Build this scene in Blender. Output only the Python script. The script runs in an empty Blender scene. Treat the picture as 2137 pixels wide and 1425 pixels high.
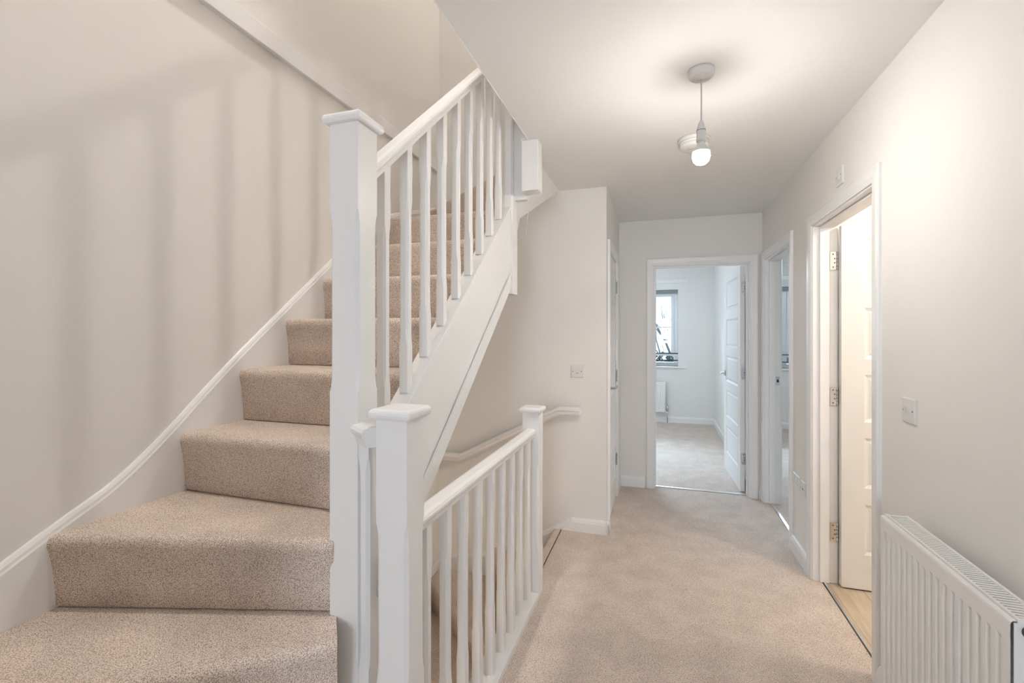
import bpy, bmesh, math, random
from mathutils import Vector
random.seed(7)
S = bpy.context.scene
COL = S.collection
PI = math.pi

# ------------------------------------------------------------------ helpers
class MB:
    """collects geometry for ONE mesh object (world coordinates)"""
    def __init__(self): self.v = []; self.f = []; self.sm = []
    def add(self, vs, fs, smooth=False):
        n = len(self.v); self.v += [tuple(p) for p in vs]
        for f in fs: self.f.append([i + n for i in f]); self.sm.append(smooth)
        return self
    def box(self, x0, x1, y0, y1, z0, z1):
        x0, x1 = min(x0, x1), max(x0, x1); y0, y1 = min(y0, y1), max(y0, y1); z0, z1 = min(z0, z1), max(z0, z1)
        vs = [(x0,y0,z0),(x1,y0,z0),(x1,y1,z0),(x0,y1,z0),(x0,y0,z1),(x1,y0,z1),(x1,y1,z1),(x0,y1,z1)]
        return self.add(vs, [(0,3,2,1),(4,5,6,7),(0,1,5,4),(1,2,6,5),(2,3,7,6),(3,0,4,7)])
    def loft(self, rings, smooth=False, caps=True, closed=True):
        vs = [p for r in rings for p in r]; m = len(rings[0]); fs = []
        for i in range(len(rings) - 1):
            for j in range(m if closed else m - 1):
                a = i*m + j; b = i*m + (j+1) % m
                fs.append((a, b, b + m, a + m))
        n0 = len(self.f)
        self.add(vs, fs, smooth)
        if caps:
            self.add(rings[0], [tuple(reversed(range(m)))]); self.add(rings[-1], [tuple(range(m))])
        return self
    def prism(self, poly, z0, z1):
        return self.loft([[(x, y, z0) for x, y in poly], [(x, y, z1) for x, y in poly]])
    def lathe(self, c, prof, n=32, axis='z', smooth=True):
        """prof = [(r, h)] along the axis starting at c"""
        rings = []
        for r, h in prof:
            ring = []
            for k in range(n):
                a = 2*PI*k/n; p, q = r*math.cos(a), r*math.sin(a)
                if axis == 'z': ring.append((c[0]+p, c[1]+q, c[2]+h))
                elif axis == 'x': ring.append((c[0]+h, c[1]+p, c[2]+q))
                else: ring.append((c[0]+q, c[1]+h, c[2]+p))
            rings.append(ring)
        return self.loft(rings, smooth=smooth)
    def tube(self, pts, r, n=10, r2=None):
        pts = [Vector(p) for p in pts]; rings = []
        for i, p in enumerate(pts):
            d = (pts[min(i+1, len(pts)-1)] - pts[max(i-1, 0)]).normalized()
            u = d.orthogonal().normalized()
            if abs(d.z) < .95: u = Vector((0,0,1)).cross(d).normalized()
            w = d.cross(u)
            rr = r if r2 is None else r + (r2 - r)*i/(len(pts)-1)
            rings.append([tuple(p + rr*(math.cos(2*PI*k/n)*u + math.sin(2*PI*k/n)*w)) for k in range(n)])
        return self.loft(rings, smooth=True)
    def build(self, name, mat, parent=None, origin=None, bevel=0, seg=2):
        base = Vector((0,0,0))
        if parent is not None:
            p = parent
            base = Vector(p['_w'])
        o0 = Vector(origin) if origin is not None else base
        me = bpy.data.meshes.new(name)
        me.from_pydata([tuple(Vector(q) - o0) for q in self.v], [], self.f)
        for i, s in enumerate(self.sm): me.polygons[i].use_smooth = s
        bm = bmesh.new(); bm.from_mesh(me)
        bmesh.ops.remove_doubles(bm, verts=bm.verts, dist=1e-5)
        bmesh.ops.recalc_face_normals(bm, faces=bm.faces)
        if bevel:
            es = [e for e in bm.edges if len(e.link_faces) == 2 and e.calc_face_angle(0) > math.radians(50)]
            bmesh.ops.bevel(bm, geom=es, offset=bevel, segments=seg, affect='EDGES', profile=.5, clamp_overlap=True)
        bm.to_mesh(me); bm.free()
        me.materials.append(mat)
        o = bpy.data.objects.new(name, me); COL.objects.link(o)
        o.location = o0 - base
        if parent is not None: o.parent = parent
        o['_w'] = tuple(o0)
        return o

def tag(o, label=None, cat=None, group=None, kind=None):
    if label: o['label'] = label
    if cat: o['category'] = cat
    if group: o['group'] = group
    if kind: o['kind'] = kind
    return o
def root(name, loc, label=None, cat=None, group=None, kind=None):
    o = bpy.data.objects.new(name, None); COL.objects.link(o); o.location = loc; o['_w'] = tuple(loc)
    o.empty_display_size = .1
    return tag(o, label, cat, group, kind)
def structure(o): o['kind'] = 'structure'; return o

# ------------------------------------------------------------------ materials
def material(name, color, rough=.5, metal=0, spec=.5, bump=None, noise=None, coat=0):
    m = bpy.data.materials.new(name); m.use_nodes = True
    nt = m.node_tree; b = nt.nodes['Principled BSDF']
    b.inputs['Base Color'].default_value = (*color, 1); b.inputs['Roughness'].default_value = rough
    b.inputs['Metallic'].default_value = metal; b.inputs['Specular IOR Level'].default_value = spec
    if coat: b.inputs['Coat Weight'].default_value = coat
    tc = nt.nodes.new('ShaderNodeTexCoord')
    geo = nt.nodes.new('ShaderNodeNewGeometry')
    if noise:      # (scale, amount): faint mottling of the colour
        n = nt.nodes.new('ShaderNodeTexNoise'); n.inputs['Scale'].default_value = noise[0]; n.inputs['Detail'].default_value = 1
        nt.links.new(geo.outputs['Position'], n.inputs['Vector'])
        r = nt.nodes.new('ShaderNodeMapRange'); r.inputs['To Min'].default_value = 1 - noise[1]; r.inputs['To Max'].default_value = 1 + noise[1]
        nt.links.new(n.outputs['Fac'], r.inputs['Value'])
        mx = nt.nodes.new('ShaderNodeVectorMath'); mx.operation = 'SCALE'; mx.inputs[0].default_value = color
        nt.links.new(r.outputs['Result'], mx.inputs['Scale']); nt.links.new(mx.outputs[0], b.inputs['Base Color'])
    if bump:       # (scale, strength, distance)
        n = nt.nodes.new('ShaderNodeTexNoise'); n.inputs['Scale'].default_value = bump[0]; n.inputs['Detail'].default_value = 1
        nt.links.new(geo.outputs['Position'], n.inputs['Vector'])
        bp = nt.nodes.new('ShaderNodeBump'); bp.inputs['Strength'].default_value = bump[1]; bp.inputs['Distance'].default_value = bump[2]
        nt.links.new(n.outputs['Fac'], bp.inputs['Height']); nt.links.new(bp.outputs['Normal'], b.inputs['Normal'])
    return m

def carpet_material(name, c_lo, c_hi, scale=400):
    m = bpy.data.materials.new(name); m.use_nodes = True
    nt = m.node_tree; b = nt.nodes['Principled BSDF']; L = nt.links.new
    b.inputs['Roughness'].default_value = .95; b.inputs['Specular IOR Level'].default_value = .1
    b.inputs['Sheen Weight'].default_value = .1; b.inputs['Sheen Roughness'].default_value = .6
    geo = nt.nodes.new('ShaderNodeNewGeometry')
    # tufts: short twisted yarn ends
    wob = nt.nodes.new('ShaderNodeTexNoise'); wob.inputs['Scale'].default_value = 120; wob.inputs['Detail'].default_value = 0
    L(geo.outputs['Position'], wob.inputs['Vector'])
    ma = nt.nodes.new('ShaderNodeVectorMath'); ma.operation = 'SCALE'; ma.inputs['Scale'].default_value = .0035
    L(wob.outputs['Color'], ma.inputs[0])
    ad = nt.nodes.new('ShaderNodeVectorMath'); ad.operation = 'ADD'; L(geo.outputs['Position'], ad.inputs[0]); L(ma.outputs[0], ad.inputs[1])
    vo = nt.nodes.new('ShaderNodeTexVoronoi'); vo.inputs['Scale'].default_value = scale; vo.feature = 'F1'
    L(ad.outputs[0], vo.inputs['Vector'])
    n2 = nt.nodes.new('ShaderNodeTexNoise'); n2.inputs['Scale'].default_value = scale*1.3; n2.inputs['Detail'].default_value = 1; n2.inputs['Roughness'].default_value = .6
    L(geo.outputs['Position'], n2.inputs['Vector'])
    n3 = nt.nodes.new('ShaderNodeTexNoise'); n3.inputs['Scale'].default_value = 7; n3.inputs['Detail'].default_value = 1
    L(geo.outputs['Position'], n3.inputs['Vector'])
    inv = nt.nodes.new('ShaderNodeMapRange'); inv.inputs['From Min'].default_value = .15; inv.inputs['From Max'].default_value = .75
    inv.inputs['To Min'].default_value = 1; inv.inputs['To Max'].default_value = 0
    L(vo.outputs['Distance'], inv.inputs['Value'])
    mul = nt.nodes.new('ShaderNodeMath'); mul.operation = 'MULTIPLY'; L(inv.outputs['Result'], mul.inputs[0]); L(n2.outputs['Fac'], mul.inputs[1])
    st = nt.nodes.new('ShaderNodeMapRange'); st.inputs['From Min'].default_value = .04; st.inputs['From Max'].default_value = .34
    L(mul.outputs[0], st.inputs['Value'])
    mix = nt.nodes.new('ShaderNodeMix'); mix.data_type = 'RGBA'
    mix.inputs[6].default_value = (*c_lo, 1); mix.inputs[7].default_value = (*c_hi, 1)
    L(st.outputs['Result'], mix.inputs[0])
    big = nt.nodes.new('ShaderNodeMapRange'); big.inputs['From Min'].default_value = .3; big.inputs['From Max'].default_value = .7
    big.inputs['To Min'].default_value = .93; big.inputs['To Max'].default_value = 1.07
    L(n3.outputs['Fac'], big.inputs['Value'])
    sc = nt.nodes.new('ShaderNodeVectorMath'); sc.operation = 'SCALE'; L(mix.outputs[2], sc.inputs[0]); L(big.outputs['Result'], sc.inputs['Scale'])
    L(sc.outputs[0], b.inputs['Base Color'])
    bp = nt.nodes.new('ShaderNodeBump'); bp.inputs['Strength'].default_value = .5; bp.inputs['Distance'].default_value = .004
    L(mul.outputs[0], bp.inputs['Height']); L(bp.outputs['Normal'], b.inputs['Normal'])
    return m

def wood_vinyl():
    m = bpy.data.materials.new('oak_vinyl_floor'); m.use_nodes = True
    nt = m.node_tree; b = nt.nodes['Principled BSDF']; L = nt.links.new
    b.inputs['Roughness'].default_value = .35
    geo = nt.nodes.new('ShaderNodeNewGeometry')
    mp = nt.nodes.new('ShaderNodeMapping'); mp.inputs['Scale'].default_value = (22, 3, 1); L(geo.outputs['Position'], mp.inputs['Vector'])
    n = nt.nodes.new('ShaderNodeTexNoise'); n.inputs['Scale'].default_value = 1; n.inputs['Detail'].default_value = 6; n.inputs['Distortion'].default_value = .8
    L(mp.outputs[0], n.inputs['Vector'])
    r = nt.nodes.new('ShaderNodeValToRGB'); L(n.outputs['Fac'], r.inputs['Fac'])
    r.color_ramp.elements[0].position = .3; r.color_ramp.elements[0].color = (.50,.39,.27,1)
    r.color_ramp.elements[1].position = .7; r.color_ramp.elements[1].color = (.74,.63,.49,1)
    br = nt.nodes.new('ShaderNodeTexBrick'); br.inputs['Scale'].default_value = 1
    br.inputs['Brick Width'].default_value = 1.2; br.inputs['Row Height'].default_value = .15; br.inputs['Mortar Size'].default_value = .0012
    br.inputs['Color1'].default_value = (1,1,1,1); br.inputs['Color2'].default_value = (.88,.88,.88,1); br.inputs['Mortar'].default_value = (.45,.4,.35,1)
    mp2 = nt.nodes.new('ShaderNodeMapping'); mp2.inputs['Rotation'].default_value = (0,0,PI/2); L(geo.outputs['Position'], mp2.inputs['Vector']); L(mp2.outputs[0], br.inputs['Vector'])
    mu = nt.nodes.new('ShaderNodeMix'); mu.data_type = 'RGBA'; mu.blend_type = 'MULTIPLY'; mu.inputs[0].default_value = 1
    L(r.outputs[0], mu.inputs[6]); L(br.outputs['Color'], mu.inputs[7]); L(mu.outputs[2], b.inputs['Base Color'])
    return m

def emission(name, color, strength):
    m = bpy.data.materials.new(name); m.use_nodes = True; nt = m.node_tree
    nt.nodes.remove(nt.nodes['Principled BSDF'])
    e = nt.nodes.new('ShaderNodeEmission'); e.inputs[0].default_value = (*color, 1); e.inputs[1].default_value = strength
    nt.links.new(e.outputs[0], nt.nodes['Material Output'].inputs[0]); return m

WALL = material('wall_paint', (.862,.844,.812), .75, spec=.25, noise=(1.2,.008))
CEIL = material('ceiling_paint', (.87,.86,.84), .85, spec=.2)
TRIM = material('satin_white_woodwork', (.89,.885,.875), .33, bump=None)
DOOR = material('white_grained_door', (.87,.865,.855), .45, bump=(70,.1,.001))
METAL_WHITE = material('white_enamel', (.90,.895,.88), .28)
PLASTIC = material('white_plastic', (.78,.77,.75), .3)
CHROME = material('polished_chrome', (.62,.62,.63), .2, metal=1)
DARK = material('dark_slot', (.02,.02,.02), .6)
DARKM = material('dark_steel', (.16,.16,.17), .35, metal=1)
ALU = material('brushed_aluminium', (.72,.72,.73), .3, metal=1)
UPVC = material('white_upvc', (.82,.84,.86), .3)
GREYF = material('grey_aluminium', (.25,.28,.30), .4)
CORDM = material('cord_sleeve', (.72,.72,.68), .5)
CARPET = carpet_material('beige_twist_carpet', (.45,.345,.27), (.95,.835,.75))
VINYL = wood_vinyl()
BULB = emission('bulb_glow', (1,.94,.88), 290)
BARK = material('bark', (.16,.17,.19), .9, bump=(30,.4,.01))
LEAF = material('hedge_leaf', (.05,.10,.07), .8)
GRASS = material('lawn', (.06,.09,.04), .9, noise=(3,.3))
def glass():
    m = bpy.data.materials.new('window_glass'); m.use_nodes = True; nt = m.node_tree
    nt.nodes.remove(nt.nodes['Principled BSDF'])
    t = nt.nodes.new('ShaderNodeBsdfTransparent'); g = nt.nodes.new('ShaderNodeBsdfGlossy'); g.inputs['Roughness'].default_value = .02
    fr = nt.nodes.new('ShaderNodeFresnel'); fr.inputs[0].default_value = 1.45
    mx = nt.nodes.new('ShaderNodeMixShader'); L = nt.links.new
    L(fr.outputs[0], mx.inputs[0]); L(t.outputs[0], mx.inputs[1]); L(g.outputs[0], mx.inputs[2]); L(mx.outputs[0], nt.nodes['Material Output'].inputs[0])
    return m
GLASS = glass()

# ------------------------------------------------------------------ dimensions
RY = -3.2
XR, YF, XC, YB, XL = .827, 4.33, -.345, 3.24, -1.62      # right wall, far wall, cupboard wall, stair end wall, stair left wall
CH = 2.4; RISE = .2075; UP = 13*RISE
WT = .115
# ------------------------------------------------------------------ walls
def wall(name, boxes, mat=WALL):
    m = MB()
    for b in boxes: m.box(*b)
    return structure(m.build(name, mat))
D2 = (2.22, 2.99); D3 = (3.465, 4.235); DT = 1.985; LT = .028       # clear openings
wall('wall_right', [(XR, XR+WT, RY, D2[0]-LT, 0, CH), (XR, XR+WT, D2[0]-LT, D2[1]+LT, DT+LT, CH), (XR, XR+WT, D2[1]+LT, D3[0]-LT, 0, CH),
                    (XR, XR+WT, D3[0]-LT, D3[1]+LT, DT+LT, CH), (XR, XR+WT, D3[1]+LT, YF, 0, CH)])
D1 = (-.037, .725)
wall('wall_far', [(XC-.1, D1[0]-LT, YF, YF+WT, 0, CH), (D1[0]-LT, D1[1]+LT, YF, YF+WT, DT+LT, CH), (D1[1]+LT, XR+WT, YF, YF+WT, 0, CH)])
D4 = (3.395, 4.01)
wall('wall_left_corridor', [(XC-.1, XC, YB+.1, D4[0]-LT, 0, CH), (XC-.1, XC, D4[0]-LT, D4[1]+LT, DT+LT, CH), (XC-.1, XC, D4[1]+LT, YF, 0, CH)])
wall('wall_back', [(XL-.1, XC, YB, YB+.1, -2.9, 5.1)])
wall('wall_left', [(XL-.1, XL, .1, YB, -2.9, 5.1)])
wall('wall_near', [(XL, -.76, .1, .2, -2.9, 5.1), (-.86, -.76, RY, .1, 0, CH)])
RW = (-.42, .52, .95, 2.05)
wall('wall_rear', [(-.86, RW[0], RY-.1, RY, 0, CH), (RW[1], XR+WT, RY-.1, RY, 0, CH), (RW[0], RW[1], RY-.1, RY, 0, RW[2]), (RW[0], RW[1], RY-.1, RY, RW[3], CH)])
wall('wall_upper', [(XR, XR+WT, -1.6, YB, UP, 5.1), (-.76, XR+WT, -1.7, -1.6, UP, 5.1), (XC, XR+WT, YB, YB+.1, UP, 5.1), (-.86, -.76, -1.6, .1, UP, 5.1)])
wall('wall_lower', [(-.69, -.60, .2, YB, -2.9, -.25), (-.76, -.69, .1, .2, -2.9, -.25)])
# rooms beyond the doors
BX0, BY1 = -2.3, 7.6
W1 = (-1.55, .283, .875, 2.064); W2 = (1.15, 2.35, .875, 2.064)
def facade(name, x0, x1, w, y=BY1, t=.30):
    wall(name, [(x0, w[0], y, y+t, 0, CH), (w[1], x1, y, y+t, 0, CH), (w[0], w[1], y, y+t, 0, w[2]), (w[0], w[1], y, y+t, w[3], CH)])
facade('wall_bedroom_back', BX0-.1, .85, W1)
facade('wall_second_bedroom_back', .85, 3.7, W2)
wall('wall_bedroom_right', [(.80, .94, YF+WT, BY1, 0, CH)])
wall('wall_bedroom_left', [(BX0-.1, BX0, YF+WT, BY1, 0, CH), (BX0-.1, XC-.1, YF, YF+WT, 0, CH)])
wall('wall_second_bedroom_side', [(3.6, 3.7, 3.30, BY1, 0, CH), (XR+WT, 3.7, 3.12, 3.30, 0, CH)])
wall('wall_bathroom', [(2.7, 2.8, 1.3, 3.12, 0, CH), (XR+WT, 2.7, 1.2, 1.3, 0, CH)])
# ceilings and floors
def slab(name, boxes, mat):
    m = MB()
    for b in boxes: m.box(*b)
    return structure(m.build(name, mat))
slab('ceiling', [(-.65, XR+WT, RY-.1, 2.33, CH, UP-.02), (-.69, XR+WT, 2.33, YB, CH, UP-.02), (XC-.1, XR+WT, YB, YF+WT, CH, UP-.02), (-.86,-.65,RY-.1,.2,CH,UP-.02)], CEIL)
slab('ceiling_bedrooms', [(BX0-.1, 3.7, YF+WT, BY1+.3, CH, CH+.2), (XR+WT, 3.7, 1.2, YF+WT, CH, CH+.2)], CEIL)
slab('ceiling_upper', [(XL-.1, XR+WT, -1.7, YB+.1, 5.1, 5.2)], CEIL)
slab('floor', [(-.69, XR+.04, -1.6, 2.33, -.25, -.006), (-.66, XR+.04, 2.33, YB, -.25, 0), (XC-.1, XR+.04, YB, YF+.05, -.25, 0)][1:] +
     [(-.60, XR+.04, 1.0, 2.33, -.25, 0), (-.76, XR+.04, RY, 1.0, -.25, 0)], CARPET)
slab('floor_bedroom', [(BX0-.1, .94, YF+.06, BY1, -.25, 0)], CARPET)
slab('floor_second_bedroom', [(XR+.05, 3.7, 3.30, BY1, -.25, 0)][:0] + [(XR+.05, 3.7, 3.30, YF+.06, -.25, 0), (.94, 3.7, YF+.06, BY1, -.25, 0)], CARPET)
slab('floor_bathroom', [(XR+.05, 2.8, 1.2, 3.12, -.25, -.002)], VINYL)
slab('floor_upper', [(-.65, XR, -1.6, 2.33, UP-.02, UP), (-.62, XR, 2.33, YB, UP-.02, UP), (-.86,-.65,-1.6,.2,UP-.02,UP)], CARPET)
slab('floor_lower', [(XL, -.69, .2, YB, -3.0, -2.9)], CARPET)

# skirting / wall string: a moulded board following a polyline on a wall
def board(path, nrm, depth, thick=.018):
    """path: 3D top-edge points on the wall face; nrm: unit vector out of the wall; depth: board height"""
    m = MB(); n = Vector(nrm); rings = []
    for i, p in enumerate(path):
        p = Vector(p); dp = depth[i] if isinstance(depth, (list, tuple)) else depth
        prof = [(0,-dp),(thick,-dp),(thick,-.026),(thick-.003,-.020),(thick-.0045,-.012),(thick-.010,-.003),(thick-.013,0),(0,0)]
        rings.append([tuple(p + n*a + Vector((0,0,b))) for a, b in prof])
    return m.loft(rings)
def baseboard(name, p0, p1, nrm, h=.095, mat=TRIM):
    return structure(board([(*p0, h), (*p1, h)], nrm, h).build(name, mat))
baseboard('baseboard_right', (XR, D2[1]+.07), (XR, D3[0]-.07), (-1,0,0))
baseboard('baseboard_right_near', (XR, RY), (XR, D2[0]-.07), (-1,0,0))
baseboard('baseboard_far', (XC, YF), (D1[0]-.08, YF), (0,-1,0))
baseboard('baseboard_far_right', (D1[1]+.073, YF), (XR, YF), (0,-1,0))
baseboard('baseboard_left', (XC, YB-.018), (XC, D4[0]-.065), (1,0,0))
baseboard('baseboard_left_far', (XC, D4[1]+.065), (XC, YF), (1,0,0))
baseboard('baseboard_back', (-.585, YB), (XC+.018, YB), (0,-1,0), .09)
baseboard('baseboard_bedroom', (BX0, BY1), (.80, BY1), (0,-1,0))
baseboard('baseboard_bedroom_right', (.80, YF+WT), (.80, BY1), (-1,0,0))
baseboard('baseboard_second_bedroom', (.94, BY1), (3.6, BY1), (0,-1,0))
baseboard('baseboard_bathroom', (XR+WT, 3.12), (2.7, 3.12), (0,-1,0))

# floor-level apron boards round the stair void
structure(MB().box(XL, XL+.022, .2, YB, UP-.082, UP).build('trim_1', TRIM, bevel=.002))
structure(MB().box(-.6545, -.65, .2, 2.33, CH-.002, UP+.01).build('trim_2', TRIM, bevel=.002))

# ------------------------------------------------------------------ turned posts
def post(m, x0, y0, s, z0, z1, c0, c1, ch, zt=None, zb=None):
    """square post with stop-chamfered middle between c0 and c1"""
    def ring(z, c, dz=(0,0)):
        a, b = x0, x0+s; p, q = y0, y0+s
        pts = [(a+c,p),(b-c,p),(b,p+c),(b,q-c),(b-c,q),(a+c,q),(a,q-c),(a,p+c)]
        return [(x, y, z) for x, y in pts]
    e = .0012; t = .03
    rings = [ring(z0, e), ring(c0-t*.25, e), ring(c0, ch*.5), ring(c0+t, ch), ring(c1-t, ch), ring(c1, ch*.5), ring(c1+t*.25, e), ring(z1, e)]
    return m.loft(rings)
def newel_cap(cx, cy, s, z, parent, over=.014, th=.028):
    m = MB(); h = s/2; rings = []
    for o, dz in [(0,0),(over*.45,.0006),(over*.75,.003),(over*.93,.0075),(over,.0135),(over*.95,.0195),(over*.78,.0245),(over*.45,.0275),(over*.1,.0285)]:
        r = h + o
        rings.append([(cx-r, cy-r, z+dz), (cx+r, cy-r, z+dz), (cx+r, cy+r, z+dz), (cx-r, cy+r, z+dz)])
    m.loft(rings)
    return m.build('newel_cap', TRIM, parent)
def newel(parent, x0, y0, z0, z1, c0, c1, s=.09, cap=True):
    m = MB(); post(m, x0, y0, s, z0, z1, c0, c1, .010)
    o = m.build('newel_post', TRIM, parent)
    if cap: newel_cap(x0+s/2, y0+s/2, s, z1, o)
    return o
RAILP = [(-.020,0),(.020,0),(.022,.010),(.0235,.016),(.0300,.024),(.0305,.032),(.026,.040),(.014,.0445),(-.014,.0445),(-.026,.040),(-.0305,.032),(-.0300,.024),(-.0235,.016),(-.022,.010)]
def rail(pts, prof=RAILP, k=1.0, kz=1.0):
    """handrail along 3D points (underside centre)"""
    m = MB(); rings = []; P = [Vector(p) for p in pts]
    for i, p in enumerate(P):
        d = P[min(i+1, len(P)-1)] - P[max(i-1, 0)]; d.z = 0; d.normalize()
        if 0 < i < len(P)-1:
            d1 = (P[i]-P[i-1]).xy.normalized(); d2 = (P[i+1]-P[i]).xy.normalized(); kk = 1/max(.5, math.cos(d1.angle(d2)/2) if d1.length and d2.length else 1)
        else: kk = 1
        side = Vector((d.y, -d.x, 0))
        rings.append([tuple(p + side*a*k*kk + Vector((0,0,b*k*kz))) for a, b in prof])
    return m.loft(rings)

# ------------------------------------------------------------------ stairs
NOSE = [(-.007,-RISE+.001),(0,-RISE+.007),(.004,-.13),(.010,-.075),(.016,-.046),(.0193,-.032),(.0193,-.021),(.0165,-.011),(.0105,-.004),(.003,-.0006),(-.002,0)]
def YK(k): return 1.213 + .2412*(k-5)
RISERS = {1: ((-.735,.2),(-.735,.96)), 2: ((-1.17,.2),(-.752,.955)), 3: ((-1.62,.352),(-.768,.972)), 4: ((-1.62,.838),(-.845,1.062)),
          11: ((-1.62,3.07),(-.845,2.44)), 12: ((-1.17,YB),(-.80,2.48)), 13: ((-.70,YB),(-.70,2.478))}
for k in range(5, 11): RISERS[k] = ((-1.62, YK(k)), (-.80, YK(k)))
EXTRA_BACK = {2: [(-1.62,.2)], 11: [(-1.62,YB)]}
EXTRA_NEWEL = {3: [(-.835,1.052)], 4: [(-.80,1.14)]}
def step(k, zoff, parent):
    A, B = Vector(RISERS[k][0]), Vector(RISERS[k][1]); z = k*RISE + zoff
    if k == 13: poly = [A, B, Vector((-.655, B.y)), Vector((-.655, A.y))]
    else:
        A2, B2 = Vector(RISERS[k+1][0]), Vector(RISERS[k+1][1])
        poly = [A, B] + [Vector(p) for p in EXTRA_NEWEL.get(k, [])] + [B2, A2] + [Vector(p) for p in EXTRA_BACK.get(k, [])]
    c = sum(poly, Vector((0,0)))/len(poly)
    d = (B-A).normalized(); n = Vector((d.y, -d.x))
    if n.dot(c-A) > 0: n = -n
    m = MB()
    # front face with the carpet wrapped round the nosing, subdivided along its length so the edge is slightly uneven
    N = 24; rings = []
    for i in range(N+1):
        p = A + (B-A)*i/N; w = random.uniform(-.0007,.0007)
        rings.append([(max(XL, p.x + n.x*(o+w)), min(YB, p.y + n.y*(o+w)), z+dz) for o, dz in NOSE])
    m.loft(rings, smooth=True, caps=False, closed=False)
    back = [(p.x, p.y) for p in poly]
    for P, rev in ((A, False), (B, True)):          # closed ends
        e = [(max(XL, P.x+n.x*o), min(YB, P.y+n.y*o), z+dz) for o, dz in NOSE]
        m.add(e, [tuple(range(len(e))) if rev else tuple(reversed(range(len(e))))])
    low = z - RISE if (k <= 4 and zoff == 0) or k == 13 else z - (.07 if k == 12 else .05 if k == 11 else .13)
    m.add([(x,y,z) for x,y in back], [tuple(range(len(back)))])
    m.add([(x,y,low) for x,y in back], [tuple(range(len(back)))])
    L = len(back)
    for i in range(1, L):
        a, b = back[i], back[(i+1) % L]
        m.add([(a[0],a[1],low),(b[0],b[1],low),(b[0],b[1],z),(a[0],a[1],z)], [(0,1,2,3)])
    if low > z - RISE + .001:                       # back of the riser board
        q = [(max(XL, p.x-n.x*.02), min(YB, p.y-n.y*.02)) for p in (A,B)]
        m.add([(q[0][0],q[0][1],z-RISE),(q[1][0],q[1][1],z-RISE),(q[1][0],q[1][1],z),(q[0][0],q[0][1],z)], [(0,1,2,3)])
        m.add([(A.x,A.y,z-RISE),(B.x,B.y,z-RISE),(q[1][0],q[1][1],z-RISE),(q[0][0],q[0][1],z-RISE)], [(0,1,2,3)])
    return m.build('carpeted_step', CARPET, parent)

def curve(pts, n=6):
    """Catmull-Rom through 2D points"""
    out = []
    for i in range(len(pts)-1):
        p0 = pts[max(i-1,0)]; p1 = pts[i]; p2 = pts[i+1]; p3 = pts[min(i+2,len(pts)-1)]
        for j in range(n):
            t = j/n
            out.append(tuple(.5*((2*b)+(-a+c)*t+(2*a-5*b+4*c-d)*t*t+(-a+3*b-3*c+d)*t**3) for a,b,c,d in zip(p0,p1,p2,p3)))
    out.append(pts[-1]); return out
LEFT_TOP = curve([(.2,.50),(.50,.665),(.737,.797),(.86,.862),(1.0,.935),(1.15,1.052),(1.30,1.188),(1.452,1.321),(1.725,1.546),(1.998,1.771),(2.25,1.980),(2.40,2.075),(2.55,2.142),(2.80,2.225),(3.0,2.287),(YB,2.365)])
BACK_TOP = curve([(XL,2.365),(-1.513,2.40),(-1.344,2.425),(-1.153,2.482),(-.95,2.585),(-.784,2.668),(-.70,2.715),(-.585,2.7875)])

SL = .848
def ST(Y): return 1.164 + SL*(Y-1.323)
# upper flight
up = root('staircase', (-1.2, .6, 0), 'white painted staircase with beige carpeted treads rising to the upper floor beside the left wall', 'staircase')
for k in range(1, 14): step(k, 0, up)
NX = -.855
n1 = newel(up, NX, 1.05, 0, 1.955, 1.238, 1.715)
n2 = newel(up, -.85, 2.403, 1.603, 3.72, 2.0, 2.55)
board([(XL, y, z) for y, z in LEFT_TOP], (1,0,0), .50).build('inner_string', TRIM, up)
board([(x, YB, z) for x, z in BACK_TOP], (0,-1,0), [.50 if x < -.9 else .2 for x, z in BACK_TOP]).build('inner_string', TRIM, up)
m = MB()
def sheared(m, x0, x1, y0, y1, a, b):
    """board whose top/bottom follow the pitch line at offsets a (bottom) and b (top)"""
    vs = [(x0,y0,ST(y0)+a),(x1,y0,ST(y0)+a),(x1,y1,ST(y1)+a),(x0,y1,ST(y1)+a),(x0,y0,ST(y0)+b),(x1,y0,ST(y0)+b),(x1,y1,ST(y1)+b),(x0,y1,ST(y1)+b)]
    return m.add(vs, [(0,3,2,1),(4,5,6,7),(0,1,5,4),(1,2,6,5),(2,3,7,6),(3,0,4,7)])
sheared(m, -.80, -.774, 1.14, 2.403, -.43, -.018)
sheared(m, -.80, -.7685, 1.14, 2.403, -.446, -.362)
sheared(m, -.7685, -.7625, 1.14, 2.403, -.372, -.352)
m.build('outer_string', TRIM, up)
m = MB(); sheared(m, -.838, -.770, 1.14, 2.403, -.018, 0); m.build('base_rail', TRIM, up, bevel=.002)
# plastered underside
m = MB()
V = [(-.676,YB,2.40),(-.775,3.20,2.399),(-.80,2.49,2.0),(-.962,YB,2.247),(XL,YB,1.90),(XL,2.403,ST(2.403)-.43),(-.80,2.403,ST(2.403)-.43),(XL,1.14,ST(1.14)-.43),(-.80,1.14,ST(1.14)-.43),(-.676,2.49,2.40)]
m.add(V, [(0,1,3),(1,2,3),(2,6,5,4,3),(6,5,7,8),(0,1,2,9)])
m.build('soffit', CEIL, up)
m = MB(); m.box(-.76, -.692, 2.445, 2.475, 2.12, UP); m.box(-.845, -.80, 1.0, 1.05, 0, .0)
m = MB(); m.box(-.762, -.689, 2.435, 2.475, 2.12, UP); m.build('outer_string', TRIM, up, bevel=.002)
HZ = lambda Y: 1.836 + .862*(Y-1.162)
rail([(-.805, 1.14, HZ(1.14)), (-.805, 2.403, HZ(2.403))], k=1.02, kz=1.16).build('handrail', TRIM, up)
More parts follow.
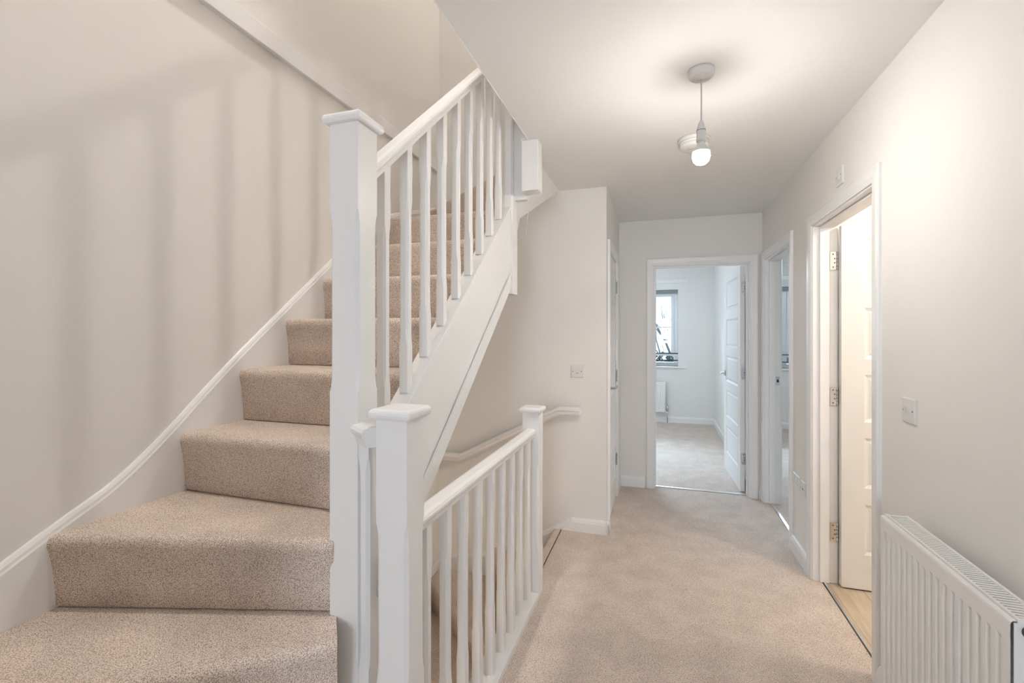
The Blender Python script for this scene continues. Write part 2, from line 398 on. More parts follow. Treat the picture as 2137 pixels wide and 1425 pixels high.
for i in range(9):
    y = 1.230 + .1335*i
    m = MB(); dz = .86*(y-1.235)
    zt = HZ(y)+.012; zb = ST(y)-.006
    s = .032; t = .02
    m = MB(); post(m, -.821, y-.016, s, zb, zt, 1.242+dz, 1.71+dz, .0075)
    m.build('baluster', TRIM, up)
# short linking piece between the two newels
m = MB(); post(m, -.765, 1.052, .032, 0, 1.095, .50, 1.05, .0085); m.build('baluster', TRIM, up)
rail([(-.782, 1.088, 1.098), (-.690, 1.020, 1.098)], k=1.15).build('handrail', TRIM, up)

# hanging newel foot
foot = MB(); post(foot, -.69, 2.332, .09, 2.136, CH, 5, 5.1, .01)
fo = MB().box(-.689, -.599, 2.332, 2.422, 2.136, CH).build('newel_foot', TRIM, bevel=.003, origin=(-.645,2.377,2.136))
tag(fo, 'white square foot of an upper newel hanging from the ceiling corner', 'newel')

# lower flight
lo = root('staircase', (-1.2, 2.8, -1.0), 'lower carpeted staircase turning down behind the landing spindles', 'staircase')
for k in range(4, 14): step(k, -UP, lo)
board([(XL, y, z-UP) for y, z in LEFT_TOP], (1,0,0), .50).build('inner_string', TRIM, lo)
board([(x, YB, z-UP) for x, z in BACK_TOP], (0,-1,0), [.50 if x < -.9 else .2 for x, z in BACK_TOP]).build('inner_string', TRIM, lo)
m = MB(); m.box(-.72,-.692, 1.12, 2.42, -.40, 0.0); m.build('outer_string', TRIM, lo)

# landing balustrade
bal = root('landing_balustrade', (-.645, 1.7, 0), 'white landing balustrade with square chamfered spindles along the stairwell edge', 'balustrade')
newel(bal, -.69, 1.022, 0, 1.168, .50, .895)
newel(bal, -.69, 2.352, -.30, .968, .25, .70)
rail([(-.645, 1.112, .841), (-.645, 2.352, .841)]).build('handrail', TRIM, bal)
m = MB(); m.box(-.69, -.600, 1.112, 2.352, -.02, .028); m.build('base_rail', TRIM, bal, bevel=.003)
sp = None
for i in range(9):
    y = 1.197 + .1358*i
    if sp is None:
        m = MB(); post(m, -.661, y-.016, .032, .026, .853, .29, .70, .0075); sp = m.build('baluster', TRIM, bal, origin=(-.645, y, .026)); y0 = y
    else:
        o = sp.copy(); COL.objects.link(o); o.parent = bal; o.location.y = sp.location.y + (y-y0)

# wall handrail in the stairwell
hr = root('wall_handrail', (-1.0, YB, .6), 'white wall handrail sloping down the stairwell end wall', 'handrail')
HP = [(-1.60,.440),(-1.425,.440),(-.668,.832),(-.518,.832)]
m = MB(); m = rail([(x, YB-.052, z-.005) for x, z in HP], k=1.15); m.build('handrail', TRIM, hr)
m = MB(); rings = []
for x, z in HP: rings.append([(x, YB, z-.025), (x, YB-.028, z-.025), (x, YB-.028, z+.012), (x, YB, z+.012)])
m.loft(rings); m.build('backing_rail', TRIM, hr, bevel=.002)

# ------------------------------------------------------------------ doors
PANELS = [(.194,.464),(.554,.824),(.909,1.165),(1.248,1.525),(1.62,1.898)]
def leaf_mesh(origin, du, dt, w=.762, h=1.975, z0=.008, t=.035):
    """door leaf: origin = hinge corner (x,y), du = unit vector along the width, dt = unit vector through thickness"""
    m = MB(); O = Vector((*origin, 0)); U = Vector((*du, 0)); T = Vector((*dt, 0))
    def P(u, z, s): return tuple(O + U*u + T*s + Vector((0,0,z)))
    def bx(u0,u1,za,zb,s0,s1):
        vs = [P(u0,za,s0),P(u1,za,s0),P(u1,za,s1),P(u0,za,s1),P(u0,zb,s0),P(u1,zb,s0),P(u1,zb,s1),P(u0,zb,s1)]
        m.add(vs, [(0,3,2,1),(4,5,6,7),(0,1,5,4),(1,2,6,5),(2,3,7,6),(3,0,4,7)])
    k = h/1.975; pu = (.105, w-.105)
    bx(0, pu[0], z0, h, 0, t); bx(pu[1], w, z0, h, 0, t)
    zs = [z0] + [v*k for p in PANELS for v in p] + [h]
    for i in range(0, len(zs), 2): bx(pu[0], pu[1], zs[i], zs[i+1], 0, t)
    for a, b in PANELS:
        a *= k; b *= k
        for s, sg in ((0, 1), (t, -1)):
            lv = [(0, s), (.006, s+sg*.004), (.016, s+sg*.009), (.022, s+sg*.009), (.034, s+sg*.004)]
            rings = [[P(pu[0]+i, a+i, q), P(pu[1]-i, a+i, q), P(pu[1]-i, b-i, q), P(pu[0]+i, b-i, q)] for i, q in lv]
            m.loft(rings, caps=False); m.add(rings[-1], [(0,1,2,3)])
    return m
def lever(parent, p, n, d):
    """lever handle: p on the door face, n out of the face, d along the lever"""
    p, n, d = Vector(p), Vector(n), Vector(d); m = MB()
    a = 'x' if abs(n.x) > .5 else 'y'; s = 1 if (n.x + n.y) > 0 else -1
    m.lathe(tuple(p), [(.0, 0), (.026, 0), (.026, s*.007), (.022, s*.009), (.009, s*.010), (.009, s*.045), (0, s*.046)], 24, a)
    q = p + n*.043
    m.tube([q - d*.006, q + d*.03, q + d*.075 + n*.004, q + d*.115 + n*.001], .0085, 10)
    return m.build('door_handle', CHROME, parent)
def hinge(parent, p, across, along, h=.10):
    """butt hinge: knuckle at p, one leaf lying along 'across' (unit vector), thickness normal 'along'"""
    p, A, N = Vector(p), Vector(across), Vector(along); m = MB()
    for i in range(5):
        m.lathe((p.x, p.y, p.z - h/2 + i*h/5 + .0008), [(0,0),(.0055,0),(.0055,h/5-.0016),(0,h/5-.0016)], 12)
    vs = [p + N*.001, p + A*.034 + N*.001, p + A*.034 - N*.0015, p - N*.0015]
    m.loft([[tuple(v + Vector((0,0,-h/2))) for v in vs], [tuple(v + Vector((0,0,h/2))) for v in vs]])
    o = m.build('hinge', CHROME, parent)
    m = MB()
    for dz in (-.036,-.012,.012,.036):
        c = p + A*(.020 if abs(dz) > .02 else .012) + N*.0012 + Vector((0,0,dz))
        ax = 'x' if abs(N.x) > .5 else 'y'; sg = 1 if (N.x+N.y) > 0 else -1
        m.lathe(tuple(c), [(0,0),(.0036,0),(.0036,sg*.0006),(0,sg*.0006)], 10, ax)
    m.build('screw', DARKM, o)
    return o
def door_frame(dr, axis, plane, out, c0, c1, thick, top=DT, aw=.062, both=True):
    """lining, stops and architraves; axis='y': wall runs along y (plane = x of hall face); out = direction of hall side (+1/-1)"""
    def B(m, a0, a1, b0, b1, z0, z1):      # a along wall, b through wall (from the hall face inwards, negative = proud)
        p0, p1 = plane - out*b0, plane - out*b1
        m.box(p0, p1, a0, a1, z0, z1) if axis == 'y' else m.box(a0, a1, p0, p1, z0, z1)
    m = MB()
    B(m, c0-LT, c0, -.002, thick+.002, 0, top+LT); B(m, c1, c1+LT, -.002, thick+.002, 0, top+LT); B(m, c0, c1, -.002, thick+.002, top, top+LT)
    m.build('door_lining', TRIM, dr)
    prof = [(0,0),(0,.010),(.006,.013),(.014,.0135),(.020,.016),(aw-.012,.018),(aw-.003,.016),(aw,.010),(aw,0)]
    for side in ((0, 1) if both else (0,)):
        m = MB(); r = .008
        rings = []
        path = [(c0-r, 0, -1, 0), (c0-r, top+r, -1, 1), (c1+r, top+r, 1, 1), (c1+r, 0, 1, 0)]
        for a, z, sa, sz in path:
            ring = []
            for w, t in prof:
                b = -t if side == 0 else thick + t
                pp = plane - out*b
                A_ = a + sa*w; Z_ = z + (w if sz else 0)
                ring.append((pp, A_, Z_) if axis == 'y' else (A_, pp, Z_))
            rings.append(ring)
        m.loft(rings); m.build('architrave', TRIM, dr)
    return dr
def stops(dr, axis, plane, out, c0, c1, b0, b1, top=DT, s=.012):
    m = MB()
    p0, p1 = plane - out*b0, plane - out*b1
    for a0, a1, z0, z1 in ((c0, c0+s, 0, top), (c1-s, c1, 0, top), (c0+s, c1-s, top-s, top)):
        m.box(p0, p1, a0, a1, z0, z1) if axis == 'y' else m.box(a0, a1, p0, p1, z0, z1)
    m.build('door_stop', TRIM, dr, bevel=.0015)

# bedroom door at the end of the corridor, swung into the bedroom
d1 = root('door_1', ((D1[0]+D1[1])/2, YF, 0), kind='structure')
door_frame(d1, 'x', YF, -1, D1[0], D1[1], WT)
stops(d1, 'x', YF, -1, D1[0], D1[1], .030, .075)
lf = leaf_mesh((.712, YF+WT+.004), (-.045,.999), (-1,0)).build('door_leaf', DOOR, d1)
lever(lf, (.677-.035, YF+WT+.004+.70, .985), (-1,0,0), (0,-1,0))
lever(lf, (.712-.035, YF+WT+.004+.70, .985), (1,0,0), (0,-1,0))
for z in (1.785, 1.035, .295): hinge(lf, (.720, YF+WT-.001, z), (-1,0,0), (0,-1,0))
MB().box(D1[0], D1[1], YF+.050, YF+.075, 0, .006).build('threshold_strip', ALU, d1, bevel=.002)

# bathroom door, swung into the bathroom against its hinges
d2 = root('door_2', (XR, 2.6, 0), kind='structure')
door_frame(d2, 'y', XR, -1, D2[0], D2[1], WT)
stops(d2, 'y', XR, -1, D2[0], D2[1], .030, .075)
lf = leaf_mesh((XR+WT+.006, 2.944), (1,0), (0,1)).build('door_leaf', DOOR, d2)
lever(lf, (XR+WT+.006+.70, 2.944, .985), (0,-1,0), (-1,0,0))
lever(lf, (XR+WT+.006+.70, 2.979, .985), (0,1,0), (-1,0,0))
for z in (1.790, 1.038, .288): hinge(lf, (XR+WT-.002, D2[1]-.008, z), (-1,0,0), (0,-1,0))
MB().box(XR+.046, XR+.058, D2[0], D2[1], 0, .005).build('threshold_strip', ALU, d2, bevel=.0015)

# second bedroom door
d3 = root('door_3', (XR, 3.85, 0), kind='structure')
door_frame(d3, 'y', XR, -1, D3[0], D3[1], WT)
stops(d3, 'y', XR, -1, D3[0], D3[1], .030, .075)
lf = leaf_mesh((XR+WT+.006, D3[0]-.02), (1,0), (0,1)).build('door_leaf', DOOR, d3)
lever(lf, (XR+WT+.006+.70, D3[0]+.015, .985), (0,1,0), (-1,0,0))
m = MB(); m.box(XR+.078, XR+.108, D3[1]-.0012, D3[1]+.001, .965, 1.035); sk = m.build('strike_plate', CHROME, d3)
MB().box(XR+.087, XR+.100, D3[1]-.0016, D3[1]+.001, .988, 1.012).build('strike_hole', DARK, sk)
MB().box(XR+.040, XR+.062, D3[0], D3[1], 0, .006).build('threshold_strip', ALU, d3, bevel=.002)

# closed cupboard door on the left
d4 = root('door_4', (XC, 3.7, 0), kind='structure')
door_frame(d4, 'y', XC, 1, D4[0], D4[1], .10, both=False)
lf = leaf_mesh((XC-.002, D4[1]-.003), (0,-1), (-1,0), w=D4[1]-D4[0]-.006).build('door_leaf', DOOR, d4)
lever(lf, (XC-.002, D4[0]+.065, .985), (1,0,0), (0,1,0))
for z in (1.775, 1.03, .325): hinge(lf, (XC+.004, D4[1]-.001, z), (0,-1,0), (1,0,0))

# ------------------------------------------------------------------ windows
def window(name, w, y, mull, out=1):
    """w = (x0,x1,z0,z1); y = inner face of the frame"""
    r = root(name, ((w[0]+w[1])/2, y, w[2]), kind='structure')
    x0, x1, z0, z1 = w; fy = (y, y+out*.07); m = MB(); f = .055
    m.box(x0, x1, *fy, z0, z0+f); m.box(x0, x1, *fy, z1-f, z1); m.box(x0, x0+f, *fy, z0+f, z1-f); m.box(x1-f, x1, *fy, z0+f, z1-f)
    m.box(mull-.035, mull+.035, *fy, z0+f, z1-f)
    m.build('window_frame', UPVC, r, bevel=.004)
    for a, b in ((x0+f, mull-.035), (mull+.035, x1-f)):
        m = MB(); s = .045; sy = (y-out*.008, y+out*.05); c, d = z0+f+.10, z1-f
        m.box(a, b, *sy, c, c+s); m.box(a, b, *sy, d-s, d); m.box(a, a+s, *sy, c+s, d-s); m.box(b-s, b, *sy, c+s, d-s)
        sash = m.build('sash', UPVC, r, bevel=.004)
        mz = c + (d-c)*.46
        MB().box(a+s, b-s, y+out*.010, y+out*.026, mz-.009, mz+.009).build('glazing_bar', UPVC, sash)
        MB().box(a+s-.004, b-s+.004, y+out*.016, y+out*.022, c+s-.004, d-s+.004).build('glass_pane', GLASS, sash)
        MB().box(a, b, y+out*.030, y+out*.036, z0+f-.004, c+.004).build('glass_pane', GLASS, r)
    return r
w1 = window('window_1', W1, BY1+.12, -.33)
w2 = window('window_2', W2, BY1+.12, 1.76)
w3 = window('window_3', RW, RY-.06, 0.0, -1)
for r, w in ((w1, W1), (w2, W2)):
    MB().box(w[0]-.11, w[1]+.11, BY1-.04, BY1+.12, w[2]-.026, w[2]).build('window_sill', TRIM, r, bevel=.006)
def bars(w, lab):
    r = root('guard_rail', ((w[0]+w[1])/2, BY1+.04, w[2]+.08), lab, 'guard rail', 'steel guard bars across the bedroom windows')
    for z in (.965, 1.072): MB().tube([(w[0], BY1+.04, z), (w[1], BY1+.04, z)], .009, 12).build('bar', DARKM, r)
bars(W1, 'pair of thin grey guard bars across the bedroom window seen through the end door')
bars(W2, 'pair of thin grey guard bars across the window glimpsed through the second right-hand door')
for w, lab in ((W1, 'grey blind headrail at the top of the end bedroom window recess'), (W2, 'grey blind headrail glimpsed at the top of the second bedroom window')):
    o = MB().box(w[0]+.005, w[1]-.005, BY1+.03, BY1+.075, w[3]-.048, w[3]-.001).build('blind_headrail', GREYF, bevel=.004, origin=((w[0]+w[1])/2, BY1+.05, w[3]-.025)); tag(o, lab, 'blind', 'blind headrails')
    o = MB().box(w[0]-.14, w[1]+.155, BY1-.018, BY1, w[3]+.10, w[3]+.155).build('curtain_batten', TRIM, bevel=.002, origin=((w[0]+w[1])/2, BY1-.009, w[3]+.12))
    tag(o, 'thin white curtain batten on the wall above the end bedroom window' if w is W1 else 'thin white curtain batten on the wall above the second bedroom window', 'batten')

# ------------------------------------------------------------------ radiators
def radiator(x, y0, y1, z0, z1, depth, face=-1, axis='x', label=''):
    """axis 'x': panel faces -x (hall), runs along y;  axis 'y': panel faces -y, runs along x"""
    W = y1 - y0
    rt = root('radiator', (x+depth/2, (y0+y1)/2, z0) if axis == 'x' else ((y0+y1)/2, x+depth/2, z0), label, 'radiator')
    def T(p): return p if axis == 'x' else (p[1], p[0], p[2])
    def bx(m, a0,a1,b0,b1,c0,c1):
        if axis == 'x': m.box(a0,a1,b0,b1,c0,c1)
        else: m.box(b0,b1,a0,a1,c0,c1)
    # pressed front panel with vertical channels
    n = max(4, int(round(W/.0333)) - 1); pitch = (W-.035)/n; H = z1-z0
    ys = []
    for i in range(n):
        c = y0 + .0175 + pitch*(i+.5)
        ys += [(c-.0105, 0), (c-.0060, 1), (c+.0060, 1), (c+.0105, 0)]
    ys = [(y0, 0), (y0+.002, 0)] + ys + [(y1-.002, 0), (y1, 0)]
    zs = [(z0+.004, 0), (z0+.036, 0), (z0+.048, 1), (z1-.058, 1), (z1-.046, 0), (z1-.010, 0)]
    m = MB(); vs = []; fs = []
    for z, mz in zs:
        for yy, my in ys: vs.append(T((x + .0055*mz*my, yy, z)))
    # rolled top edge
    for dx, dz in ((.001, z1-.004), (.004, z1-.001), (.010, z1), (.012, z1-.004)):
        for yy, my in ys: vs.append(T((x+dx, yy, dz)))
    q = len(ys)
    for i in range(len(zs)+3):
        for j in range(q-1): fs.append((i*q+j, i*q+j+1, (i+1)*q+j+1, (i+1)*q+j))
    m.add(vs, fs); fp = m.build('front_panel', METAL_WHITE, rt)
    # back panel and side plates
    m = MB(); bx(m, x+depth-.012, x+depth-.006, y0+.004, y1-.004, z0, z1-.012); bx(m, x+.014, x+.018, y0+.01, y1-.01, z0+.02, z1-.02)
    for i in range(int(W/.02)): bx(m, x+.018, x+depth-.012, y0+.012+i*.02, y0+.0135+i*.02, z0+.05, z1-.035)
    m.build('convector', METAL_WHITE, rt)
    for e0, e1 in ((y0, y0+.003), (y1-.003, y1)):
        m = MB(); bx(m, x+.006, x+depth, e0, e1, z0+.006, z1-.004); m.build('side_panel', METAL_WHITE, rt, bevel=.001)
    m = MB()
    bx(m, x+.012, x+.019, y0, y1, z1-.005, z1+.004); bx(m, x+depth-.008, x+depth, y0, y1, z1-.005, z1+.004)
    bx(m, x+.019, x+depth-.008, y0, y0+.012, z1-.005, z1+.002); bx(m, x+.019, x+depth-.008, y1-.012, y1, z1-.005, z1+.002)
    k = int((W-.03)/.0118)
    for i in range(k):
        yy = y0 + .016 + i*(W-.032)/k
        a0, a1 = x+.018, x+depth-.007
        m.add([T(p) for p in [(a0,yy,z1+.001),(a0,yy+.0072,z1+.001),(a1,yy+.0072,z1+.001),(a1,yy,z1+.001),(a0,yy+.002,z1-.005),(a0,yy+.0092,z1-.005),(a1,yy+.0092,z1-.005),(a1,yy+.002,z1-.005)]],
              [(0,1,2,3),(7,6,5,4),(0,4,5,1),(1,5,6,2),(2,6,7,3),(3,7,4,0)])
    m.build('top_grille', METAL_WHITE, rt)
    return rt
rd = radiator(.708, 1.250, 1.850, .186, .782, .075, label='white panel radiator on the right hallway wall below the light switch')
m = MB(); m.lathe((.7405, 1.250, .762), [(0,0),(.0145,0),(.0145,-.004),(.0125,-.006),(.0105,-.006),(.0105,-.003),(0,-.003)], 28, 'y'); pg = m.build('plug', DARKM, rd)
m = MB(); m.lathe((.7405, 1.247, .762), [(0,0),(.010,0),(.010,-.005),(.006,-.008),(0,-.008)], 6, 'y', smooth=False); m.build('nut', CHROME, pg)
m = MB(); m.lathe((.745, 1.850, .232), [(0,0),(.011,0),(.011,.03),(.014,.03),(.014,.05),(0,.052)], 20, 'y'); m.tube([(.745,1.885,.232),(.745,1.885,.02)], .0075, 12); m.build('valve', CHROME, rd)
m = MB(); m.lathe((.745, 1.25, .232), [(0,0),(.011,0),(.011,-.03),(.014,-.03),(.014,-.05),(0,-.052)], 20, 'y'); m.tube([(.745,1.215,.232),(.745,1.215,.02)], .0075, 12); m.build('valve', CHROME, rd)
for yy in (1.35, 1.75): MB().box(.777, XR-.0005, yy-.012, yy+.012, .3, .7).build('wall_bracket', METAL_WHITE, rd)
rb = radiator(7.50, -.80, .095, .165, .630, .065, axis='y', label='white panel radiator under the end bedroom window')
m = MB(); m.lathe((.095, 7.535, .205), [(0,0),(.012,0),(.012,.02),(.0,.02)], 16, 'x'); m.lathe((.125, 7.535, .19), [(0,0),(.016,0),(.016,.012),(.019,.02),(.019,.075),(.015,.082),(0,.082)], 20); m.tube([(.125,7.535,.19),(.125,7.535,.01)], .0075, 10)
m.build('valve', CHROME, rb)
for xx in (-.6, -.1): MB().box(xx-.012, xx+.012, 7.56, BY1-.0005, .3, .55).build('wall_bracket', METAL_WHITE, rb)

# ------------------------------------------------------------------ switches and sockets
def plate(name, face, a0, a1, z0, z1, n, label, cat, th=.009):
    """face: ('x', X, -1) wall normal to x, plate sticks out towards -x ; a along the wall"""
    ax, P, s = face
    r = root(name, (P, (a0+a1)/2, z0) if ax == 'x' else ((a0+a1)/2, P, z0), label, cat)
    m = MB(); rings = []
    for ins, t in ((0,0),(0,th*.6),(.0035,th)):
        q = P + s*t
        pts = [(a0+ins,z0+ins),(a1-ins,z0+ins),(a1-ins,z1-ins),(a0+ins,z1-ins)]
        rings.append([((q, a, z) if ax == 'x' else (a, q, z)) for a, z in pts])
    m.loft(rings); m.build('faceplate', PLASTIC, r, bevel=.0008)
    return r
def on_plate(r, name, face, a0, a1, z0, z1, t0, t1, mat, bevel=.0008):
    ax, P, s = face; m = MB()
    m.box(P+s*t0, P+s*t1, a0, a1, z0, z1) if ax == 'x' else m.box(a0, a1, P+s*t0, P+s*t1, z0, z1)
    return m.build(name, mat, r, bevel=bevel)
def screws(r, face, pts, t=.009):
    ax, P, s = face
    for a, z in pts:
        m = MB(); c = (P+s*t, a, z) if ax == 'x' else (a, P+s*t, z)
        m.lathe(c, [(0,0),(.0030,0),(.0030,s*.0005),(0,s*.0005)], 12, ax); m.build('screw', DARKM, r)
FR = ('x', XR, -1)
sw = plate('light_switch', FR, 1.890, 1.976, 1.079, 1.165, 2, 'white two-gang light switch on the right wall above the hallway radiator', 'light switch')
for a in (1.9195, 1.9385):
    ax = MB(); zc = 1.122
    ax.add([(XR-.009,a,zc-.012),(XR-.009,a+.0165,zc-.012),(XR-.0105,a,zc-.012),(XR-.0105,a+.0165,zc-.012),(XR-.009,a,zc+.012),(XR-.009,a+.0165,zc+.012),(XR-.0138,a,zc+.012),(XR-.0138,a+.0165,zc+.012)],
           [(0,1,3,2),(4,6,7,5),(0,2,6,4),(1,5,7,3),(2,3,7,6),(0,4,5,1)])
    ax.build('rocker', PLASTIC, sw)
screws(sw, FR, [(1.903,1.122),(1.963,1.122)])
fc = plate('isolator_switch', FR, 2.535, 2.621, 2.095, 2.181, 1, 'small white isolator plate high on the right wall above the bathroom door', 'switch')
on_plate(fc, 'rocker', FR, 2.566, 2.590, 2.118, 2.158, .009, .0125, PLASTIC); screws(fc, FR, [(2.547,2.138),(2.609,2.138)])
so = plate('wall_socket', FR, 3.222, 3.367, .418, .504, 1, 'white double wall socket low between the two right-hand doors', 'socket')
for a in (3.262, 3.328):
    on_plate(so, 'pin_hole', FR, a-.002, a+.002, .468, .476, .0088, .0094, DARK, 0)
    on_plate(so, 'pin_hole', FR, a-.014, a-.008, .450, .454, .0088, .0094, DARK, 0)
    on_plate(so, 'pin_hole', FR, a+.008, a+.014, .450, .454, .0088, .0094, DARK, 0)
    on_plate(so, 'rocker', FR, a-.006, a+.006, .482, .498, .009, .012, PLASTIC)
sa = plate('outlet_plate', FR, 3.115, 3.201, .418, .504, 1, 'single white outlet plate beside the double wall socket, next to the bathroom door', 'outlet')
on_plate(sa, 'outlet_hole', FR, 3.152, 3.164, .452, .464, .0088, .0096, DARK, 0); screws(sa, FR, [(3.127,.461),(3.189,.461)])
FB = ('y', YB, -1)
pl = plate('light_switch', FB, -.590, -.504, 1.078, 1.164, 1, 'square white switch plate on the stairwell end wall above the sloping handrail', 'light switch')
on_plate(pl, 'slot', FB, -.556, -.539, 1.107, 1.110, .0088, .0096, DARKM, 0)
on_plate(pl, 'rocker', FB, -.560, -.534, 1.111, 1.134, .009, .0105, PLASTIC)
screws(pl, FB, [(-.577,1.121),(-.517,1.121)])

# ------------------------------------------------------------------ pendant and smoke alarm
PX, PY = .155, 1.915
pn = root('pendant_lamp', (PX, PY, CH), 'bare lit bulb on a short white cord hanging from the hallway ceiling', 'pendant light')
MB().lathe((PX,PY,CH), [(0,0),(.0485,0),(.0485,-.008),(.046,-.024),(.038,-.031),(.012,-.032),(.010,-.036),(0,-.036)], 48).build('ceiling_rose', PLASTIC, pn)
MB().tube([(PX,PY,CH-.03),(PX+.001,PY,2.30),(PX,PY,2.19)], .0032, 10).build('cord', CORDM, pn)
hd = MB().lathe((PX,PY,2.205), [(0,0),(.005,0),(.010,-.010),(.014,-.026),(.0165,-.034),(.0165,-.066),(.0175,-.068),(.0175,-.080),(0,-.080)], 32).build('lamp_holder', PLASTIC, pn)
MB().lathe((PX,PY,2.168), [(0,0),(.0170,0),(.0170,-.0016),(0,-.0016)], 32).build('seam', DARK, hd)
bb = MB().lathe((PX,PY,2.126), [(0,-.041),(.0310,-.0415),(.032,-.048),(.0325,-.060),(.028,-.076),(.018,-.086),(.006,-.0905),(0,-.091)], 40).build('bulb', BULB, pn)
MB().lathe((PX,PY,2.126), [(0,0),(.013,0),(.0135,-.008),(.018,-.017),(.0262,-.0285),(.0300,-.0365),(.0315,-.0415),(0,-.0414)], 40).build('bulb_neck_shield', PLASTIC, bb)  # neck extended down the globe to hold back the bulb's upward light
sm = root('smoke_alarm', (.175, 2.585, CH), 'round white smoke alarm on the ceiling just behind the lit bulb', 'smoke alarm')
MB().lathe((.175,2.585,CH), [(0,0),(.079,0),(.079,-.014),(.076,-.018),(0,-.018)], 56).build('base_plate', PLASTIC, sm)
m = MB(); m.lathe((.175,2.585,CH-.018), [(0,0),(.073,0),(.073,-.010),(.071,-.0115),(.071,-.0135),(.073,-.015),(.070,-.027),(.060,-.034),(.030,-.037),(0,-.037)], 56); m.build('cover', PLASTIC, sm)
m = MB(); m.lathe((.155,2.56,CH-.0545), [(0,0),(.012,0),(.012,-.002),(0,-.002)], 20); m.build('test_button', PLASTIC, sm)

# ------------------------------------------------------------------ outside
def branchy(name, base, h, seed, label, lean=(0,0), n=5):
    rnd = random.Random(seed); m = MB()
    def grow(p, d, L, r, lev):
        pts = [Vector(p)]; d = Vector(d).normalized()
        k = 5
        for i in range(k):
            d = (d + Vector((rnd.uniform(-.16,.16), rnd.uniform(-.16,.16), rnd.uniform(-.05,.12)))).normalized()
            pts.append(pts[-1] + d*L/k)
        m.tube([tuple(q) for q in pts], r, 6 if lev < 2 else 4, r2=r*.45)
        if lev < 4:
            for i in range(n if lev else n+3):
                t = rnd.uniform(.3 if lev else .25, 1); q = pts[0].lerp(pts[-1], t); j = min(int(t*k), k-1)
                q = pts[j].lerp(pts[j+1], t*k-j)
                a = rnd.uniform(0, 2*PI); sd = Vector((math.cos(a), math.sin(a), rnd.uniform(.1,.9)))
                grow(q, (d*.7 + sd*.8), L*rnd.uniform(.45,.65), r*.42, lev+1)
    grow(base, (lean[0], lean[1], 1), h, .09, 0)
    return tag(m.build(name, BARK, origin=base), label, 'tree')
branchy('bare_tree', (.55, 13.0, -3.0), 4.6, 5, 'bare winter tree outside the end bedroom window', lean=(-.12,0), n=4)
branchy('bare_tree', (5.2, 17.5, -3.0), 5.0, 11, 'bare winter tree outside the second bedroom window', lean=(-.25,0), n=4)
m = MB(); rnd = random.Random(2)
for i in range(2600):
    x, y, z = rnd.uniform(-5,7), rnd.uniform(19,20.5), rnd.uniform(-3,.35)+rnd.uniform(0,.25)
    a = rnd.uniform(0,PI); u = Vector((math.cos(a), math.sin(a), rnd.uniform(-.5,.5)))*.14; w = Vector((rnd.uniform(-.5,.5), rnd.uniform(-.5,.5), 1))*.12
    c = Vector((x,y,z)); m.add([tuple(c-u), tuple(c+w), tuple(c+u), tuple(c-w)], [(0,1,2,3)])
tag(m.build('hedge', LEAF, origin=(1,19.7,-3)), 'dark green hedge beyond the bedroom windows', 'hedge')
structure(MB().box(-60, 60, -60, 80, -3.4, -3.05).build('ground', GRASS))

# ------------------------------------------------------------------ light
W = bpy.data.worlds.new('overcast'); S.world = W; W.use_nodes = True
bg = W.node_tree.nodes['Background']; bg.inputs[0].default_value = (.68,.83,1.0,1); bg.inputs[1].default_value = 1.6
def portal(name, w, y, toward):
    l = bpy.data.lights.new(name, 'AREA'); l.shape = 'RECTANGLE'; l.size = w[1]-w[0]; l.size_y = w[3]-w[2]
    o = bpy.data.objects.new(name, l); COL.objects.link(o); o.location = ((w[0]+w[1])/2, y, (w[2]+w[3])/2)
    o.rotation_euler = (-PI/2 if toward < 0 else PI/2, 0, 0)
    l.cycles.is_portal = True
portal('window_portal', W1, BY1+.28, -1)
portal('window_portal', W2, BY1+.28, -1)
portal('window_portal', RW, RY-.14, 1)
def daylight(name, loc, rx, sx, sy, power):
    l = bpy.data.lights.new(name, 'AREA'); l.shape = 'RECTANGLE'; l.size = sx; l.size_y = sy; l.energy = power; l.color = (.54,.77,1)
    o = bpy.data.objects.new(name, l); COL.objects.link(o); o.location = loc; o.rotation_euler = (rx, 0, 0); return o
daylight('bedroom_daylight', (-.6, 10.6, 3.9), -math.radians(62), 4.5, 2.2, 1200)
daylight('second_bedroom_daylight', (3.4, 10.6, 3.9), -math.radians(62), 3.0, 2.2, 900)
daylight('rear_daylight', ((RW[0]+RW[1])/2, RY-.25, 1.5), PI/2, 1.2, 1.3, 105).data.color = (.76,.85,1)
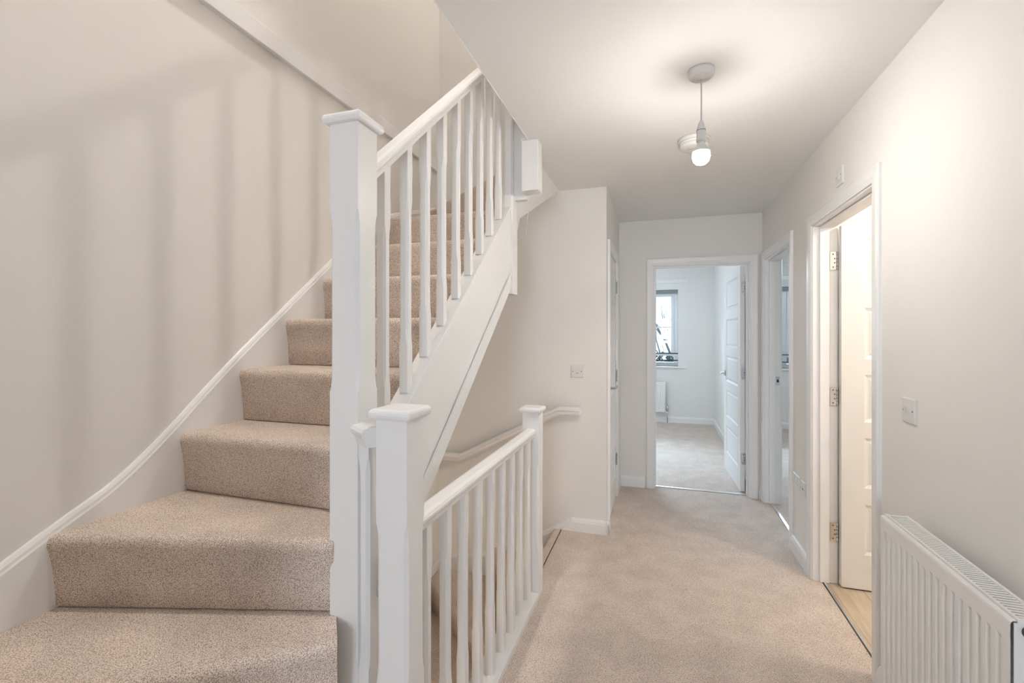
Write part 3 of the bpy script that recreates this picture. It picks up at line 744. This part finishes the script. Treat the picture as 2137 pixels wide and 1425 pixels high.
def lamp(name, loc, power, color, r=.05):
    l = bpy.data.lights.new(name, 'POINT'); l.energy = power; l.color = color; l.shadow_soft_size = r
    o = bpy.data.objects.new(name, l); COL.objects.link(o); o.location = loc; return o
lamp('upper_landing_lamp', (-.35, 2.8, 4.85), 13, (1,.94,.87), .06)
lamp('upper_stair_fill', (-.55, .75, 4.85), 10, (1,.94,.875), .06)  # unseen fill light added above the lower treads, no fitting known there
sl = bpy.data.lights.new('stair_fill_spot', 'SPOT'); sl.energy = 115; sl.color = (1,.94,.875); sl.spot_size = math.radians(58); sl.spot_blend = .8; sl.shadow_soft_size = .05  # added spot fill to lift the treads and left wall, not a real fitting
so_ = bpy.data.objects.new('stair_fill_spot', sl); COL.objects.link(so_); so_.location = (-.95, .95, 5.06)
lamp('bathroom_lamp', (1.75, 2.2, 2.32), 25, (1,.88,.76), .08)
lamp('bedroom_fill', (-.75, 6.0, 2.15), 18, (.74,.87,1), .10)  # added fill evening out the bedroom walls beside the window daylight
lamp('second_bedroom_fill', (2.3, 5.6, 2.15), 14, (.74,.87,1), .10)  # same kind of added fill for the second bedroom, no lamp known
lamp('lower_hall_lamp', (-1.2, .9, -1.2), 8, (1,.82,.64), .05)

# ------------------------------------------------------------------ camera
F = 965.0
cam = bpy.data.cameras.new('camera'); cam.sensor_width = 36; cam.lens = F/2137*36
cam.shift_y = -(712.5-695)/2137; cam.clip_start = .02; cam.clip_end = 200
co = bpy.data.objects.new('camera', cam); COL.objects.link(co)
co.location = (0, 0, 1.389); co.rotation_euler = (PI/2, 0, math.atan(306.5/965)); S.camera = co

vs = S.view_settings; vs.view_transform = 'Standard'; vs.look = 'None'; vs.gamma = 1; vs.exposure = .62; vs.use_curve_mapping = False
try:
    S.cycles.use_denoising = True; S.cycles.denoiser = 'OPENIMAGEDENOISE'
    S.cycles.max_bounces = 8; S.cycles.diffuse_bounces = 5; S.cycles.glossy_bounces = 3; S.cycles.use_adaptive_sampling = True; S.cycles.adaptive_threshold = .06; S.cycles.sample_clamp_indirect = 8
except Exception: pass
for o in bpy.data.objects:
    if '_w' in o: del o['_w']
